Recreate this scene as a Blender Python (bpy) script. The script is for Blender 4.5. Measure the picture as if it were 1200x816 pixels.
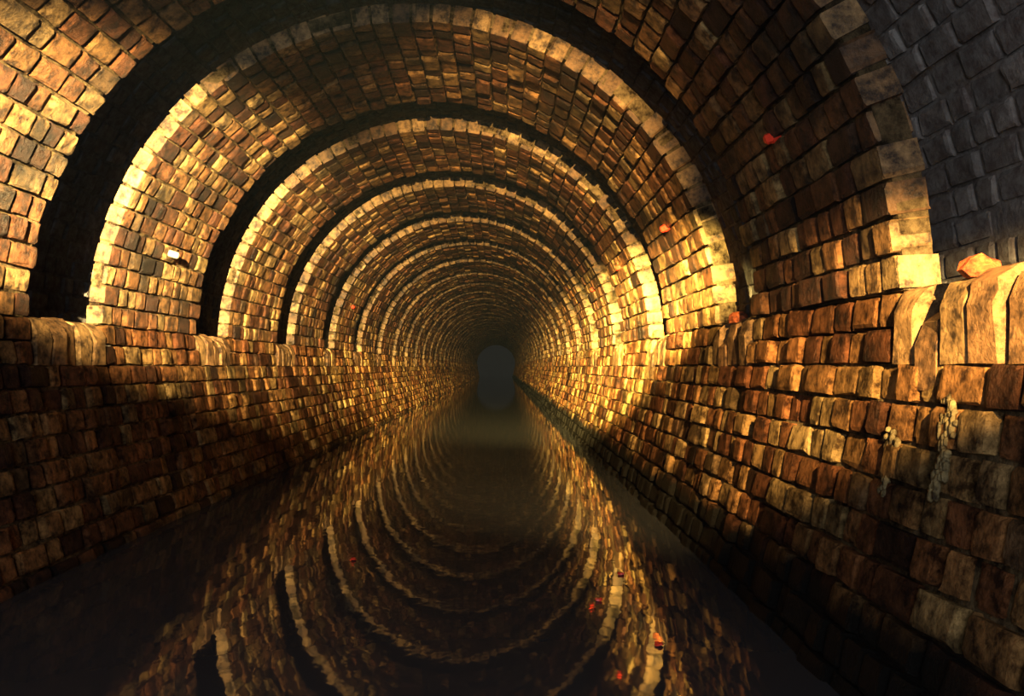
import bpy, math, random
import numpy as np
from mathutils import Matrix, Vector

sc = bpy.context.scene
for o in list(bpy.data.objects):
    bpy.data.objects.remove(o)
COL = sc.collection

# ------------------------------------------------------------------ dimensions (metres)
R = 1.2                     # intrados radius of the arches
ZS = 0.82                   # springing line above the water
CAMX, CAMZ = 0.36, 0.656    # camera: right of the axis, a little under the springing
F_PX = 1000.0
Y0, PERIOD, RIBW = 1.80, 1.542, 1.05
NRIB = 34
PITCH = 0.0785              # course height
NC = 48                     # courses round an arch
LEDGE = 0.157               # height of the coping on the side walls
REC = 0.40                  # depth of the recess behind the arches
YB, YE = -1.6, Y0 + PERIOD * NRIB
VPX, VPY = 588.0, 430.0

# ------------------------------------------------------------------ camera
cam_d = bpy.data.cameras.new('camera')
cam = bpy.data.objects.new('camera', cam_d)
COL.objects.link(cam)
cam_d.sensor_fit = 'HORIZONTAL'
cam_d.sensor_width = 36.0
cam_d.lens = 36.0 * F_PX / 1200.0
cam_d.clip_start = 0.02
cam.location = (CAMX, 0.0, CAMZ)
yaw = -math.atan((600.0 - VPX) / F_PX)
pitch = math.atan((VPY - 408.0) / F_PX)
cam.rotation_euler = (math.pi / 2 + pitch, 0.0, yaw)
sc.camera = cam

# ------------------------------------------------------------------ world, lamps, exposure
world = bpy.data.worlds.new('world')
sc.world = world
world.use_nodes = True
bg = world.node_tree.nodes['Background']
bg.inputs[0].default_value = (0.010, 0.0088, 0.009, 1)
bg.inputs[1].default_value = 1.0
vs = sc.view_settings
vs.view_transform = 'Standard'
vs.look = 'None'
vs.gamma = 1.0
vs.use_curve_mapping = False
vs.exposure = 0.0
sc.cycles.diffuse_bounces = 2
sc.cycles.max_bounces = 6


def aim(o, target):
    d = Vector(target) - o.location
    o.rotation_euler = d.to_track_quat('-Z', 'Y').to_euler()


def spot(name, loc, target, power, color, size_deg, blend, radius, scale=(1, 1)):
    l = bpy.data.lights.new(name, 'SPOT')
    l.energy = power
    l.color = color
    l.spot_size = math.radians(size_deg)
    l.spot_blend = blend
    l.shadow_soft_size = radius
    o = bpy.data.objects.new(name, l)
    o.location = loc
    aim(o, target)
    o.scale = (scale[0], scale[1], 1)
    COL.objects.link(o)
    return o


# hand torches held beside the camera, plus an added grey fill lifting the blacks
WARM = (1.0, 0.66, 0.22)
spot('torch_lamp', (-0.20, -0.10, 1.22), (-1.20, 5.00, 1.22), 13500, (1.0, 0.75, 0.31), 28, 1.0, 0.01, (1.0, 0.76))
spot('torch_lamp', (-0.10, -0.20, 1.35), (1.05, 10.0, 0.44), 54000, (1.0, 0.74, 0.21), 33, 1.0, 0.01, (1.0, 0.37))
spot('torch_lamp', (0.76, -0.30, 1.18), (1.14, 3.0, 0.50), 2900, WARM, 48, 1.0, 0.01, (1.0, 0.36))
spot('torch_lamp', (0.40, -0.20, 1.45), (0.25, 9.0, 1.10), 7000, WARM, 26, 1.0, 0.01)
pl = bpy.data.lights.new('grey_fill', 'AREA')
pl.shape = 'DISK'
pl.size = 1.6
pl.energy = 55.0
pl.color = (0.88, 0.94, 1.0)
po = bpy.data.objects.new('grey_fill', pl)
po.location = (0.0, -1.5, 1.1)
aim(po, (0.0, 3.0, 0.9))
COL.objects.link(po)


# ------------------------------------------------------------------ materials
def nt(name):
    m = bpy.data.materials.new(name)
    m.use_nodes = True
    t = m.node_tree
    return m, t, t.nodes['Principled BSDF']


def node(t, kind, **kw):
    n = t.nodes.new(kind)
    for k, v in kw.items():
        setattr(n, k, v)
    return n


def brick_material(name, stops, rough=0.5, bump=0.9, grime=0.85, tide=False, speck=0.14):
    m, t, p = nt(name)
    L = t.links.new
    geo = node(t, 'ShaderNodeNewGeometry')
    info = node(t, 'ShaderNodeObjectInfo')
    att = node(t, 'ShaderNodeAttribute', attribute_name='rnd')
    add = node(t, 'ShaderNodeMath', operation='ADD')
    L(info.outputs['Random'], add.inputs[0]); L(att.outputs['Fac'], add.inputs[1])
    fr = node(t, 'ShaderNodeMath', operation='FRACT')
    L(add.outputs[0], fr.inputs[0])
    ramp = node(t, 'ShaderNodeValToRGB')
    cr = ramp.color_ramp
    while len(cr.elements) < len(stops):
        cr.elements.new(0.5)
    for e, (pos, c) in zip(cr.elements, stops):
        e.position = pos
        e.color = (*c, 1)
    L(fr.outputs[0], ramp.inputs[0])
    # blotches of grime and salts on the brick
    n1 = node(t, 'ShaderNodeTexNoise')
    n1.inputs['Scale'].default_value = 2.6
    n1.inputs['Detail'].default_value = 6
    n1.inputs['Roughness'].default_value = 0.65
    L(geo.outputs['Position'], n1.inputs['Vector'])
    r1 = node(t, 'ShaderNodeValToRGB')
    r1.color_ramp.elements[0].position = 0.36
    r1.color_ramp.elements[0].color = (1 - grime, 1 - grime, 1 - grime, 1)
    r1.color_ramp.elements[1].position = 0.60
    r1.color_ramp.elements[1].color = (1, 1, 1, 1)
    L(n1.outputs['Fac'], r1.inputs[0])
    n2 = node(t, 'ShaderNodeTexNoise')
    n2.inputs['Scale'].default_value = 24
    n2.inputs['Detail'].default_value = 5
    n2.inputs['Roughness'].default_value = 0.7
    L(geo.outputs['Position'], n2.inputs['Vector'])
    r2 = node(t, 'ShaderNodeValToRGB')
    r2.color_ramp.elements[0].position = 0.38
    r2.color_ramp.elements[0].color = (speck, speck * 0.8, speck * 0.72, 1)
    r2.color_ramp.elements[1].position = 0.62
    r2.color_ramp.elements[1].color = (1.5, 1.45, 1.35, 1)
    L(n2.outputs['Fac'], r2.inputs[0])
    m1 = node(t, 'ShaderNodeMixRGB', blend_type='MULTIPLY'); m1.inputs[0].default_value = 1
    L(ramp.outputs[0], m1.inputs[1]); L(r1.outputs[0], m1.inputs[2])
    m2 = node(t, 'ShaderNodeMixRGB', blend_type='MULTIPLY'); m2.inputs[0].default_value = 1
    L(m1.outputs[0], m2.inputs[1]); L(r2.outputs[0], m2.inputs[2])
    col = m2.outputs[0]
    if tide:
        # black wet algae up to the flood mark just above the water
        sep = node(t, 'ShaderNodeSeparateXYZ')
        L(geo.outputs['Position'], sep.inputs[0])
        nz = node(t, 'ShaderNodeTexNoise')
        nz.inputs['Scale'].default_value = 5
        nz.inputs['Detail'].default_value = 6
        mp = node(t, 'ShaderNodeMapping')
        mp.inputs['Scale'].default_value = (1, 1, 0.25)
        L(geo.outputs['Position'], mp.inputs[0]); L(mp.outputs[0], nz.inputs['Vector'])
        mad = node(t, 'ShaderNodeMath', operation='MULTIPLY_ADD')
        mad.inputs[1].default_value = -0.16
        L(nz.outputs['Fac'], mad.inputs[0]); L(sep.outputs['Z'], mad.inputs[2])
        xr = node(t, 'ShaderNodeMath', operation='MULTIPLY_ADD')   # mark stands higher on the right bank
        xr.inputs[1].default_value = -0.08
        L(sep.outputs['X'], xr.inputs[0]); L(mad.outputs[0], xr.inputs[2])
        rt = node(t, 'ShaderNodeMapRange')
        rt.inputs['From Min'].default_value = -0.02
        rt.inputs['From Max'].default_value = 0.05
        L(xr.outputs[0], rt.inputs['Value'])
        m3 = node(t, 'ShaderNodeMixRGB'); m3.inputs[1].default_value = (0.006, 0.005, 0.004, 1)
        L(rt.outputs[0], m3.inputs[0]); L(col, m3.inputs[2])
        col = m3.outputs[0]
    L(col, p.inputs['Base Color'])
    p.inputs['Roughness'].default_value = rough
    p.inputs['Specular IOR Level'].default_value = 0.12 if tide else 0.35
    n3 = node(t, 'ShaderNodeTexNoise')
    n3.inputs['Scale'].default_value = 85
    n3.inputs['Detail'].default_value = 7
    n3.inputs['Roughness'].default_value = 0.7
    L(geo.outputs['Position'], n3.inputs['Vector'])
    b = node(t, 'ShaderNodeBump')
    b.inputs['Strength'].default_value = bump
    b.inputs['Distance'].default_value = 0.02
    L(n3.outputs['Fac'], b.inputs['Height'])
    L(b.outputs[0], p.inputs['Normal'])
    return m


STOPS = [(0.0, (0.03, 0.013, 0.008)), (0.2, (0.12, 0.042, 0.018)), (0.45, (0.22, 0.09, 0.033)),
         (0.7, (0.31, 0.165, 0.06)), (0.9, (0.37, 0.24, 0.10)), (1.0, (0.08, 0.04, 0.023))]
M_BRICK = brick_material('arch_brick', STOPS)
M_WALL = brick_material('wall_brick', STOPS, tide=True)
M_MORTAR = brick_material('mortar', [(0, (0.15, 0.105, 0.055)), (1, (0.15, 0.105, 0.055))], 0.7, 0.8, 0.8, tide=True)
M_LINING = brick_material('shade_grey_brick', [(0, (0.12, 0.115, 0.12)), (1, (0.18, 0.17, 0.17))], 0.85, 0.4, 0.25, speck=0.75)  # grey picked to set the tone of the shaded recesses
M_COPING = brick_material('coping_brick', [(0, (0.10, 0.045, 0.02)), (0.5, (0.22, 0.115, 0.05)), (1, (0.29, 0.175, 0.075))], 0.55, 0.7, 0.6)
M_FACE = brick_material('lit_arch_face', [(0, (0.09, 0.045, 0.02)), (0.4, (0.17, 0.095, 0.04)), (1, (0.26, 0.16, 0.07))], 0.55, 0.35, 0.35)
M_LUMP = brick_material('red_brick_lump', [(0, (0.45, 0.07, 0.02)), (1, (0.5, 0.12, 0.035))], 0.6, 0.7, 0.2)
M_SALT = brick_material('mineral_salt', [(0, (0.20, 0.15, 0.07)), (1, (0.20, 0.15, 0.07))], 0.4, 0.6, 0.3)


def plain(name, c, rough):
    m, t, p = nt(name)
    p.inputs['Base Color'].default_value = (*c, 1)
    p.inputs['Roughness'].default_value = rough
    n = node(t, 'ShaderNodeTexNoise'); n.inputs['Scale'].default_value = 90
    b = node(t, 'ShaderNodeBump'); b.inputs['Strength'].default_value = 0.15; b.inputs['Distance'].default_value = 0.003
    t.links.new(n.outputs['Fac'], b.inputs['Height']); t.links.new(b.outputs[0], p.inputs['Normal'])
    return m


M_RED = plain('red_plastic', (0.85, 0.05, 0.02), 0.35)
M_PALE = plain('pale_cap', (0.40, 0.37, 0.28), 0.5)
M_BED = plain('silt', (0.03, 0.026, 0.022), 0.9)


def water_material():
    m, t, p = nt('dark_water')
    p.inputs['Base Color'].default_value = (0.036, 0.036, 0.040, 1)
    p.inputs['Roughness'].default_value = 0.03
    p.inputs['IOR'].default_value = 1.16
    geo = node(t, 'ShaderNodeNewGeometry')
    mp = node(t, 'ShaderNodeMapping'); mp.inputs['Scale'].default_value = (1.0, 0.6, 1)
    n = node(t, 'ShaderNodeTexNoise'); n.inputs['Scale'].default_value = 9; n.inputs['Detail'].default_value = 3
    b = node(t, 'ShaderNodeBump'); b.inputs['Strength'].default_value = 0.035; b.inputs['Distance'].default_value = 0.02
    L = t.links.new
    L(geo.outputs['Position'], mp.inputs[0]); L(mp.outputs[0], n.inputs['Vector'])
    L(n.outputs['Fac'], b.inputs['Height']); L(b.outputs[0], p.inputs['Normal'])
    return m


M_WATER = water_material()


# ------------------------------------------------------------------ helpers
def link(name, me, mat=None, parent=None):
    o = bpy.data.objects.new(name, me)
    COL.objects.link(o)
    if mat and not me.materials:
        me.materials.append(mat)
    o.parent = parent
    return o


def tag(o, label=None, cat=None, group=None, kind=None):
    for k, v in (('label', label), ('category', cat), ('group', group), ('kind', kind)):
        if v:
            o[k] = v
    return o


def empty(name, loc):
    o = bpy.data.objects.new(name, None)
    o.location = loc
    o.empty_display_size = 0.1
    COL.objects.link(o)
    return o


def mesh(name, verts, faces, mat=None):
    me = bpy.data.meshes.new(name)
    me.from_pydata([tuple(v) for v in verts], [], faces)
    me.update()
    if mat:
        me.materials.append(mat)
    return me


# brick template: 4x4 worn front grid + skirt. local x = length, y = into the wall, z = course
def _brick_faces():
    f = []
    idx = lambda i, j: i * 4 + j
    for i in range(3):
        for j in range(3):
            f.append((idx(i, j), idx(i + 1, j), idx(i + 1, j + 1), idx(i, j + 1)))
    ring = [idx(i, 0) for i in range(4)] + [idx(3, j) for j in range(1, 4)] + \
           [idx(i, 3) for i in (2, 1, 0)] + [idx(0, j) for j in (2, 1)]
    for k in range(12):
        k2 = (k + 1) % 12
        f.append((ring[k2], ring[k], 16 + k, 16 + k2))
    return f, ring


BF, BRING = _brick_faces()
ENDF = [9 + k for k in range(12) if all(BRING[q % 12] < 4 for q in (k, k + 1))]


def brick_verts(Lb, H, T, rg, wear=0.006):
    e = 0.010
    xs = [-Lb / 2, -Lb / 2 + e, Lb / 2 - e, Lb / 2]
    zs = [-H / 2, -H / 2 + e, H / 2 - e, H / 2]
    cj = {}
    v = np.zeros((28, 3))
    for i in range(4):
        for j in range(4):
            edge = (i in (0, 3)) + (j in (0, 3))
            y = (0.0, 0.5, 1.3)[edge] * wear * rg.uniform(0.5, 1.6) + rg.uniform(-0.002, 0.002)
            v[i * 4 + j] = (xs[i] + rg.uniform(-.003, .003), y, zs[j] + rg.uniform(-.003, .003))
    for k, a in enumerate(BRING):
        v[16 + k] = (v[a][0], T, v[a][2])
    return v


def frame(pos, out, rg, jit=0.012, push=0.004, twist=0.035):
    """matrix rows: x = tunnel axis, y = outward into the masonry, z = their cross product"""
    ex = Vector((0, 1, 0)); ey = Vector(out).normalized(); ez = ex.cross(ey)
    m = Matrix((ex, ey, ez)).transposed()
    j = Matrix.Rotation(rg.gauss(0, jit), 3, 'X') @ Matrix.Rotation(rg.gauss(0, jit), 3, 'Y') @ Matrix.Rotation(rg.gauss(0, twist), 3, 'Z')
    m = (m @ j).to_4x4()
    m.translation = Vector(pos) + ey * max(-1.6 * push, min(1.6 * push, rg.gauss(0, push)))
    return m


# shared meshes for the bricks that are objects of their own, one set per material
VAR = {}


def variant(mat, Lb, H, T, rg, face=False):
    key = (mat.name, face, round(Lb / 0.02), round(T / 0.004), round(H, 3), rg.randrange(4))
    if key not in VAR:
        me = mesh('brick', brick_verts(key[2] * 0.02, H, key[3] * 0.004, random.Random(hash(key[2:]) & 0xffff), 0.003 if face else 0.006), BF, mat)
        if face:                                  # brick end on the arch front, tinted paler to imitate light on it
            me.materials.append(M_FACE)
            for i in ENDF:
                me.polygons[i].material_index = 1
        VAR[key] = me
    return VAR[key]


def px(p):
    """picture size per metre and frame position of a world point (to choose which bricks become objects)"""
    D = max(p[1], 0.05)
    return F_PX / D, VPX + (p[0] - CAMX) / D * F_PX, VPY - (p[2] - CAMZ) / D * F_PX


def lay(parent, bricks, mat, cap=300, min_px=7.0, stuff_name='brickwork'):
    """bricks: list of (matrix, L, H, T). The largest in view become objects, the rest one joined part."""
    rg = random.Random(len(bricks) * 7 + 3)
    scored = []
    for b in bricks:
        c = b[0].translation
        s, u, v = px(c)
        ok = c[1] > 0.5 and -25 < u < 1225 and -25 < v < 841
        scored.append((s * b[2] if ok else 0.0, b))
    scored.sort(key=lambda a: -a[0])
    single = [b for s, b in scored[:cap] if s >= min_px]
    rest = [b for s, b in scored[:cap] if s < min_px] + [b for s, b in scored[cap:]]
    pin = parent.matrix_basis.inverted() if parent else Matrix()
    for m, Lb, H, T, *fc in single:
        o = link('brick', variant(mat, Lb, H, T, rg, bool(fc)), None, parent)
        o.matrix_basis = pin @ m
    if rest:
        n = len(rest)
        V = np.zeros((n * 28, 3)); Fs = []; rn = np.zeros(n * len(BF)); mi = np.zeros(n * len(BF), dtype=np.int32)
        for k, (m, Lb, H, T, *fc) in enumerate(rest):
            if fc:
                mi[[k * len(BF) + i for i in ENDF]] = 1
            mm = np.array(pin @ m)
            V[k * 28:(k + 1) * 28] = brick_verts(Lb, H, T, rg) @ mm[:3, :3].T + mm[:3, 3]
            rn[k * len(BF):(k + 1) * len(BF)] = rg.random()
        base = np.array(BF)
        A = (base[None] + (np.arange(n) * 28)[:, None, None]).reshape(-1, 4)
        me = bpy.data.meshes.new(stuff_name)
        me.from_pydata(V.tolist(), [], A.tolist())
        at = me.attributes.new('rnd', 'FLOAT', 'FACE')
        at.data.foreach_set('value', rn.astype(np.float32))
        me.materials.append(mat)
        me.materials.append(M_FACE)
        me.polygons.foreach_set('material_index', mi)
        o = link(stuff_name, me, None, parent)
        o['kind'] = 'stuff'
    return single, rest


def run(y0, y1, rg, p=0.5):
    """split a course between y0 and y1 into stretchers and headers; returns (centre, length)"""
    ls = []
    tot = 0
    J = 0.018
    while tot < (y1 - y0) - 0.06:
        l = (0.135 if rg.random() < p else 0.076) + rg.uniform(-.008, .008)
        ls.append(l); tot += l + J
    s = ((y1 - y0) - J * len(ls)) / sum(ls)
    out = []
    y = y0
    for l in ls:
        out.append((y + (l * s + J) / 2, l * s)); y += l * s + J
    return out


def rib_y(k):
    return Y0 + PERIOD * k


# ------------------------------------------------------------------ side walls (lean in towards the water)
def wall_x(z):
    d = max(0.0, (ZS - z) / ZS)
    return R - 0.165 * d ** 1.35


def wall_out(z):
    dz = 0.01
    s = (wall_x(z + dz) - wall_x(z - dz)) / (2 * dz)
    return Vector((1, 0, -s)).normalized()


def gaps():
    g = []
    for k in range(-2, NRIB):
        g.append((rib_y(k) + RIBW, rib_y(k + 1)))
    return [(max(a, YB), b) for a, b in g if b > YB + 0.1]


for side, nm in ((-1, 'left'), (1, 'right')):
    # mortar body of the wall
    zz = [-0.35] + [ZS * i / 10 - LEDGE * (i / 10) for i in range(0, 11)]
    prof = [(wall_x(z) + 0.022, z) for z in zz] + [(R + REC + 0.2, ZS - LEDGE), (R + REC + 0.2, -0.35)]
    n = len(prof)
    V = [(side * x, y, z) for y in (YB, YE) for x, z in prof]
    Fc = [(i, (i + 1) % n, n + (i + 1) % n, n + i) for i in range(n)] + [tuple(range(n)), tuple(range(2 * n - 1, n - 1, -1))]
    if side < 0:
        Fc = [f[::-1] for f in Fc]
    w = link('wall_' + nm, mesh('wall_' + nm, V, [f[::-1] for f in Fc], M_MORTAR))
    tag(w, 'dim brown brick side wall along the left of the water' if side < 0 else
        'golden lit brick side wall along the right of the water', 'wall', kind='structure')
    rg = random.Random(11 + side)
    br = []
    ncr = 12
    for c in range(ncr):
        z = ZS - (c + 0.5) * PITCH
        if z < -0.1:
            break
        out = wall_out(z)
        if c < 2:      # only below the arches; the coping fills the gaps
            spans = [(rib_y(k) + 0.004, rib_y(k) + RIBW - 0.004) for k in range(-1, NRIB)]
        else:
            spans = [(YB, YE)]
        for a, b in spans:
            for yc, l in run(a, b, rg, 0.2 if c % 2 else 0.4):
                o = Vector((side * out.x, 0, out.z))
                br.append((frame((side * wall_x(z), yc, z), o, rg, 0.022, 0.008, 0.05), l, PITCH - 0.008, 0.06))
    lay(w, br, M_WALL)
    # coping: round-nosed bricks on end along each ledge
    cp = []
    arc = [(0.075 - 0.075 * math.cos(a), -0.07 + 0.075 * math.sin(a)) for a in [i * math.pi / 2 / 5 for i in range(6)]]
    pr = [(0.0, -LEDGE)] + arc + [(0.13, 0.002), (REC + 0.05, 0.0), (REC + 0.05, -LEDGE)]
    npf = len(pr)
    variants = []
    for q in range(6):
        r2 = random.Random(q + 50 * side)
        W = 0.088
        dz = r2.uniform(-0.012, 0.012)
        vv = []
        for x in (-W / 2, W / 2):
            for (yy, zz_) in pr:
                vv.append((x + r2.uniform(-.004, .004), yy + r2.uniform(-.006, .006), zz_ + dz * (zz_ > -.15) + r2.uniform(-.004, .004)))
        ff = [(i, (i + 1) % npf, npf + (i + 1) % npf, npf + i) for i in range(npf)]
        ff += [tuple(range(npf))[::-1], tuple(range(npf, 2 * npf))]
        variants.append(mesh('coping_brick', vv, [f[::-1] for f in ff], M_COPING))
    far = []
    for gi, (a, b) in enumerate(gaps()):
        nb = max(1, round((b - a) / 0.104))
        for i in range(nb):
            y = a + (b - a) * (i + 0.5) / nb
            low = 0.0
            if side > 0 and gi in (1, 2, 3) and i == nb - 2:
                low = -0.055                       # broken-off coping brick
            m = frame((side * (wall_x(ZS - 0.08) - 0.004), y, ZS + low), (side, 0, 0), rg, 0.014, 0.006)
            if side > 0:
                pass
            sx = (b - a) / nb / 0.104 * rg.uniform(0.93, 1.0)
            # ez = ex x ey : for the right wall it points down, so flip x and z
            if m.col[2][2] < 0:
                m = m @ Matrix.Diagonal((-1, 1, -1, 1))
            m = m @ Matrix.Diagonal((sx, 1, 1, 1))
            if 0.6 < y < 12:
                o = link('coping_brick', rg.choice(variants), None, w)
                o.matrix_basis = m
            else:
                far.append((m, rg.choice(variants)))
    VV, FF = [], []
    for m, me in far:
        off = len(VV)
        VV += [m @ v.co for v in me.vertices]
        FF += [tuple(off + i for i in p.vertices) for p in me.polygons]
    o = link('coping', mesh('coping', VV, FF, M_COPING), None, w)
    o['kind'] = 'stuff'

# ------------------------------------------------------------------ recessed vault behind the arches
def shell(r0, r1, y0, y1, a0, a1, n, zc, thick=None):
    V, Fc = [], []
    for i in range(n + 1):
        a = a0 + (a1 - a0) * i / n
        c, s = math.cos(a), math.sin(a)
        rr1 = thick(a) if thick else r1
        for r, y in ((r0, y0), (r0, y1), (rr1, y1), (rr1, y0)):
            V.append((r * c, y, zc + r * s))
    for i in range(n):
        for j in range(4):
            a, b = i * 4 + j, i * 4 + (j + 1) % 4
            Fc.append((a, b, b + 4, a + 4))
    Fc += [(3, 2, 1, 0), (n * 4, n * 4 + 1, n * 4 + 2, n * 4 + 3)]
    return V, Fc


V, Fc = shell(R + REC + 0.012, R + REC + 0.2, YB, YE, -0.12, math.pi + 0.12, 64, ZS)
ceil = link('ceiling', mesh('ceiling', V, Fc, M_LINING))
tag(ceil, 'shade-grey vault in the recesses between the brick arches', 'ceiling', kind='structure')
rg = random.Random(5)
br = []
RL = R + REC
ncl = round(math.pi * RL / PITCH)
for c in range(ncl):
    a = math.pi * (c + 0.5) / ncl
    o = (math.cos(a), 0, math.sin(a))
    for yc, l in run(YB + rg.uniform(0, 0.08), 14.0, rg, 0.6):
            br.append((frame((RL * o[0], yc, ZS + RL * o[2]), o, rg, 0.014, 0.005), l, PITCH - 0.011, 0.05))
lay(ceil, br, M_LINING, cap=0)

# ------------------------------------------------------------------ the brick arches
ORD = ['nearest', 'second', 'third', 'fourth', 'fifth', 'sixth', 'seventh', 'eighth', 'ninth', 'tenth', 'eleventh', 'twelfth',
       'thirteenth', 'fourteenth', 'fifteenth', 'sixteenth', 'seventeenth', 'eighteenth', 'nineteenth', 'twentieth']
LAB = {-1: 'brick arch directly overhead, out of sight behind the photo edge',
       0: 'nearest brick arch, cropped by the top edge, its right side nearly black',
       1: 'second brick arch from the camera, with a glaring white left face',
       2: 'third brick arch from the camera, one face brick missing right of its crown',
       3: 'fourth brick arch from the camera, an even ring of orange face bricks'}


def ring_t(a):
    """radial thickness of the arch ring: slimmer on the left bank"""
    return R * (0.063 + 0.012 * math.cos(a))


for k in range(0, NRIB):
    y0 = rib_y(k)
    root = empty('brick_arch', (0, y0, ZS))
    if k in LAB:
        lab, grp = LAB[k], 'brick arches down the tunnel'
    elif k < 20:
        lab, grp = '%s brick arch from the camera, counting down the tunnel' % ORD[k], 'brick arches down the tunnel'
    else:
        lab, grp = 'small far brick arch in the dark depth of the tunnel', 'far brick arches'
    tag(root, lab, 'arch', grp)
    V, Fc = shell(R + 0.020, 0, 0.012, RIBW - 0.012, 0.0, math.pi, 64, 0.0, lambda a: R + ring_t(a) - 0.004)
    link('mortar_core', mesh('mortar_core', V, Fc, M_MORTAR), None, root)
    rg = random.Random(100 + k)
    br = []
    for c in range(NC):
        a = math.pi * (c + 0.5) / NC
        o = (math.cos(a), 0, math.sin(a))
        rb = run(y0 + rg.uniform(-.004, .004), y0 + RIBW + rg.uniform(-.01, .01), rg, 0.3)
        for i, (yc, l) in enumerate(rb):
            if k == 2 and c == 11 and i == 0:
                continue
            end = i in (0, len(rb) - 1)
            br.append((frame((R * o[0], yc, ZS + R * o[2]), o, rg, *((0.006, 0.002, 0.008) if end and i == 0 else (0.014, 0.006, 0.035))), l, PITCH - 0.010,
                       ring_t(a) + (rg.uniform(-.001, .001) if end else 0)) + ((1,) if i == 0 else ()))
    lay(root, br, M_BRICK)

# ------------------------------------------------------------------ water and bed
wv = [(x, y, z) for y in (YB, YE) for x, z in ((-1.035, -0.02), (1.035, -0.02), (1.035, 0.0), (-1.035, 0.0))]
wf = [(0, 1, 2, 3), (7, 6, 5, 4), (0, 4, 5, 1), (1, 5, 6, 2), (2, 6, 7, 3), (3, 7, 4, 0)]
wo = link('water', mesh('water', wv, wf, M_WATER))
tag(wo, 'still black water mirroring the arches along the tunnel floor', 'water', kind='stuff')
fv = [(x, y, z) for y in (YB, YE) for x, z in ((-1.7, -0.45), (1.7, -0.45), (1.7, -0.25), (-1.7, -0.25))]
fo = link('floor', mesh('floor', fv, wf, M_BED))
tag(fo, 'dark silt bed below the water', 'floor', kind='structure')

# ------------------------------------------------------------------ red pegs fixed in the arches
def ngon_prism(n, r, y0, y1, r1=None):
    r1 = r1 or r
    v = [(r * math.cos(2 * math.pi * i / n), r * math.sin(2 * math.pi * i / n), y0) for i in range(n)] + \
        [(r1 * math.cos(2 * math.pi * i / n), r1 * math.sin(2 * math.pi * i / n), y1) for i in range(n)]
    f = [(i, (i + 1) % n, n + (i + 1) % n, n + i) for i in range(n)] + [tuple(range(n))[::-1], tuple(range(n, 2 * n))]
    return v, f


def peg(angle, y, label, pale=False):
    o = Vector((math.cos(angle), 0, math.sin(angle)))
    p = Vector((R * o.x, y, ZS + R * o.z))
    t = empty('wall_peg', p)
    t.rotation_euler = (-o).to_track_quat('Z', 'Y').to_euler()
    tag(t, label, 'peg', 'pegs fixed in the brick arches')
    hh = 0.052 if pale else 0.016
    v, f = ngon_prism(8, 0.016, -0.03, hh, 0.015)
    link('shank', mesh('shank', v, f, M_PALE if pale else M_RED), None, t)
    v, f = ngon_prism(8, 0.015, hh, hh + 0.006, 0.010)
    link('cap', mesh('cap', v, f, M_PALE if pale else M_RED), None, t)
    v, f = ngon_prism(12, 0.0185, -0.01, 0.004, 0.018)
    link('collar', mesh('collar', v, f, M_PALE if pale else M_RED), None, t)


A_R = math.radians(23)
for k, l in ((0, 'red peg on the dark right side of the nearest brick arch'),
             (1, 'red peg on the right side of the second brick arch'),
             (2, 'small red peg on the right side of the third brick arch'),
             (3, 'tiny red peg on the right side of the fourth brick arch')):
    peg(A_R, rib_y(k) + 0.53, l)
peg(math.pi - math.radians(17), rib_y(1) + 0.50, 'pale peg casting a long shadow on the left of the second arch', True)
peg(math.pi - math.radians(21), rib_y(4) + 0.50, 'tiny red peg on the left side of the fifth arch')

# ------------------------------------------------------------------ broken brick lumps on the right ledge
def lump(loc, s, seed, label):
    import bmesh
    bm = bmesh.new()
    bmesh.ops.create_icosphere(bm, subdivisions=2, radius=1)
    r3 = random.Random(seed)
    for v in bm.verts:
        v.co *= r3.uniform(0.82, 1.15)
        v.co.x *= s[0]; v.co.y *= s[1]; v.co.z *= s[2]
        if v.co.z < -0.5 * s[2]:
            v.co.z = -0.5 * s[2]
    me = bpy.data.meshes.new('brick_lump')
    bm.to_mesh(me); bm.free()
    me.materials.append(M_LUMP)
    o = link('brick_lump', me)
    o.location = loc
    o.rotation_euler = (0, 0, r3.uniform(0, 3))
    tag(o, label, 'brick lump', 'broken lumps on the right ledge')


LX = R + 0.03
for k, l in ((0, 'largest orange-red brick lump, on the right ledge before the nearest arch'),
             (1, 'orange-red brick lump on the right ledge, at the foot of the second arch'),
             (2, 'small brick lump on the right ledge, at the foot of the third arch')):
    lump((LX, rib_y(k) - 0.26 + 0.05 * k, ZS + 0.012), (0.034, 0.036, 0.03), 3 + k, l)

# ------------------------------------------------------------------ pale mineral crust run down the right wall
def crust(y, z_top, z_bot, n, seed):
    import bmesh
    r5 = random.Random(seed)
    bm = bmesh.new()
    for i in range(n):
        t = i / (n - 1)
        z = z_top + (z_bot - z_top) * t + r5.uniform(-.008, .008)
        yy = y + r5.uniform(-.03, .03) * (1 - 0.5 * t)
        g = bmesh.ops.create_icosphere(bm, subdivisions=1, radius=1)
        sx, sy, sz = 0.008, r5.uniform(.003, .008), r5.uniform(.006, .018)
        for v in g['verts']:
            v.co = Vector((v.co.x * sx + wall_x(z) - 0.004, v.co.y * sy * r5.uniform(.8, 1.2) + yy, v.co.z * sz + z))
    me = bpy.data.meshes.new('mineral_crust')
    bm.to_mesh(me); bm.free()
    for p in me.polygons:
        p.use_smooth = True
    o = link('mineral_crust', me, M_SALT, bpy.data.objects['wall_right'])
    o['label'] = 'pale yellow mineral crust run down the bricks'


crust(1.52, 0.60, 0.42, 60, 1)
crust(1.72, 0.52, 0.40, 30, 2)

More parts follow.
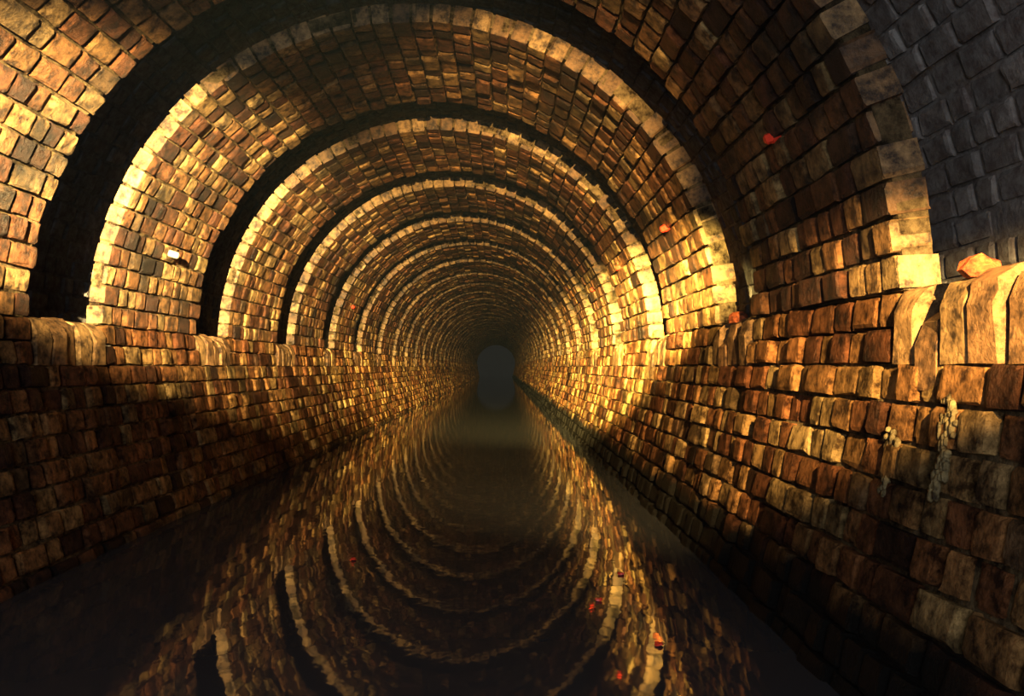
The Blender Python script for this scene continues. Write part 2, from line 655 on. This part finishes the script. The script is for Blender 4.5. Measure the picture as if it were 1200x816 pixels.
# ------------------------------------------------------------------ red flecks put on the water to imitate reflections
def fleck(u, v, seed, label, s=0.011):
    D = CAMZ * F_PX / (v - VPY)
    x = CAMX + (u - VPX) * D / F_PX
    r4 = random.Random(seed)
    n = 9
    V, Fc = [], []
    for lay_, z in ((0, 0.0005), (1, 0.006)):
        for i in range(n):
            a = 2 * math.pi * i / n
            rr = s * (1 + 0.25 * math.cos(a) + r4.uniform(-.12, .12)) * (1.0 - 0.15 * lay_)
            V.append((rr * math.cos(a), rr * 0.8 * math.sin(a), z + 0.003 * math.cos(a) ** 2))
    Fc = [(i, (i + 1) % n, n + (i + 1) % n, n + i) for i in range(n)] + [tuple(range(n))[::-1], tuple(range(n, 2 * n))]
    o = link('reflection_fleck', mesh('reflection_fleck', V, Fc, M_RED))
    o.location = (x, D, 0.0)
    o.rotation_euler = (0, 0, r4.uniform(0, 6))
    tag(o, label, 'fleck', 'red reflections on the water')


fleck(770, 755, 1, 'red scrap imitating a reflection on the water, nearest the bottom edge of the photo')
fleck(728, 673, 2, 'red scrap imitating a reflection on the water, beside the reflection of the golden wall')
fleck(702, 703, 3, 'red scrap imitating a reflection on the water, second nearest the bottom edge')
fleck(416, 655, 4, 'red scrap imitating a reflection, alone on the left half of the water')

# ------------------------------------------------------------------ added thin mist, lifting the black tones of the tunnel
hm = bpy.data.materials.new('mist')
hm.use_nodes = True
ht = hm.node_tree
ht.nodes.clear()
ho = ht.nodes.new('ShaderNodeOutputMaterial')
hv = ht.nodes.new('ShaderNodeVolumeScatter')
hv.inputs['Color'].default_value = (0.36, 0.54, 1.0, 1)
hv.inputs['Density'].default_value = 0.0003
hv.inputs['Anisotropy'].default_value = 0.0
ht.links.new(hv.outputs[0], ho.inputs['Volume'])
mp_ = [(-0.985, 0.006), (0.985, 0.006)] + [(1.165 * math.cos(i * math.pi / 24), ZS + 1.165 * math.sin(i * math.pi / 24)) for i in range(25)]
nm_ = len(mp_)
hvts = [(x, y, z) for y in (YB + 0.3, YE - 0.05) for x, z in mp_]
hfs = [(i, nm_ + i, nm_ + (i + 1) % nm_, (i + 1) % nm_) for i in range(nm_)] + [tuple(range(nm_)), tuple(range(nm_, 2 * nm_))[::-1]]
hz = link('mist', mesh('mist', hvts, hfs, hm))
tag(hz, 'added thin mist lifting the black tones of the tunnel', 'mist', kind='stuff')
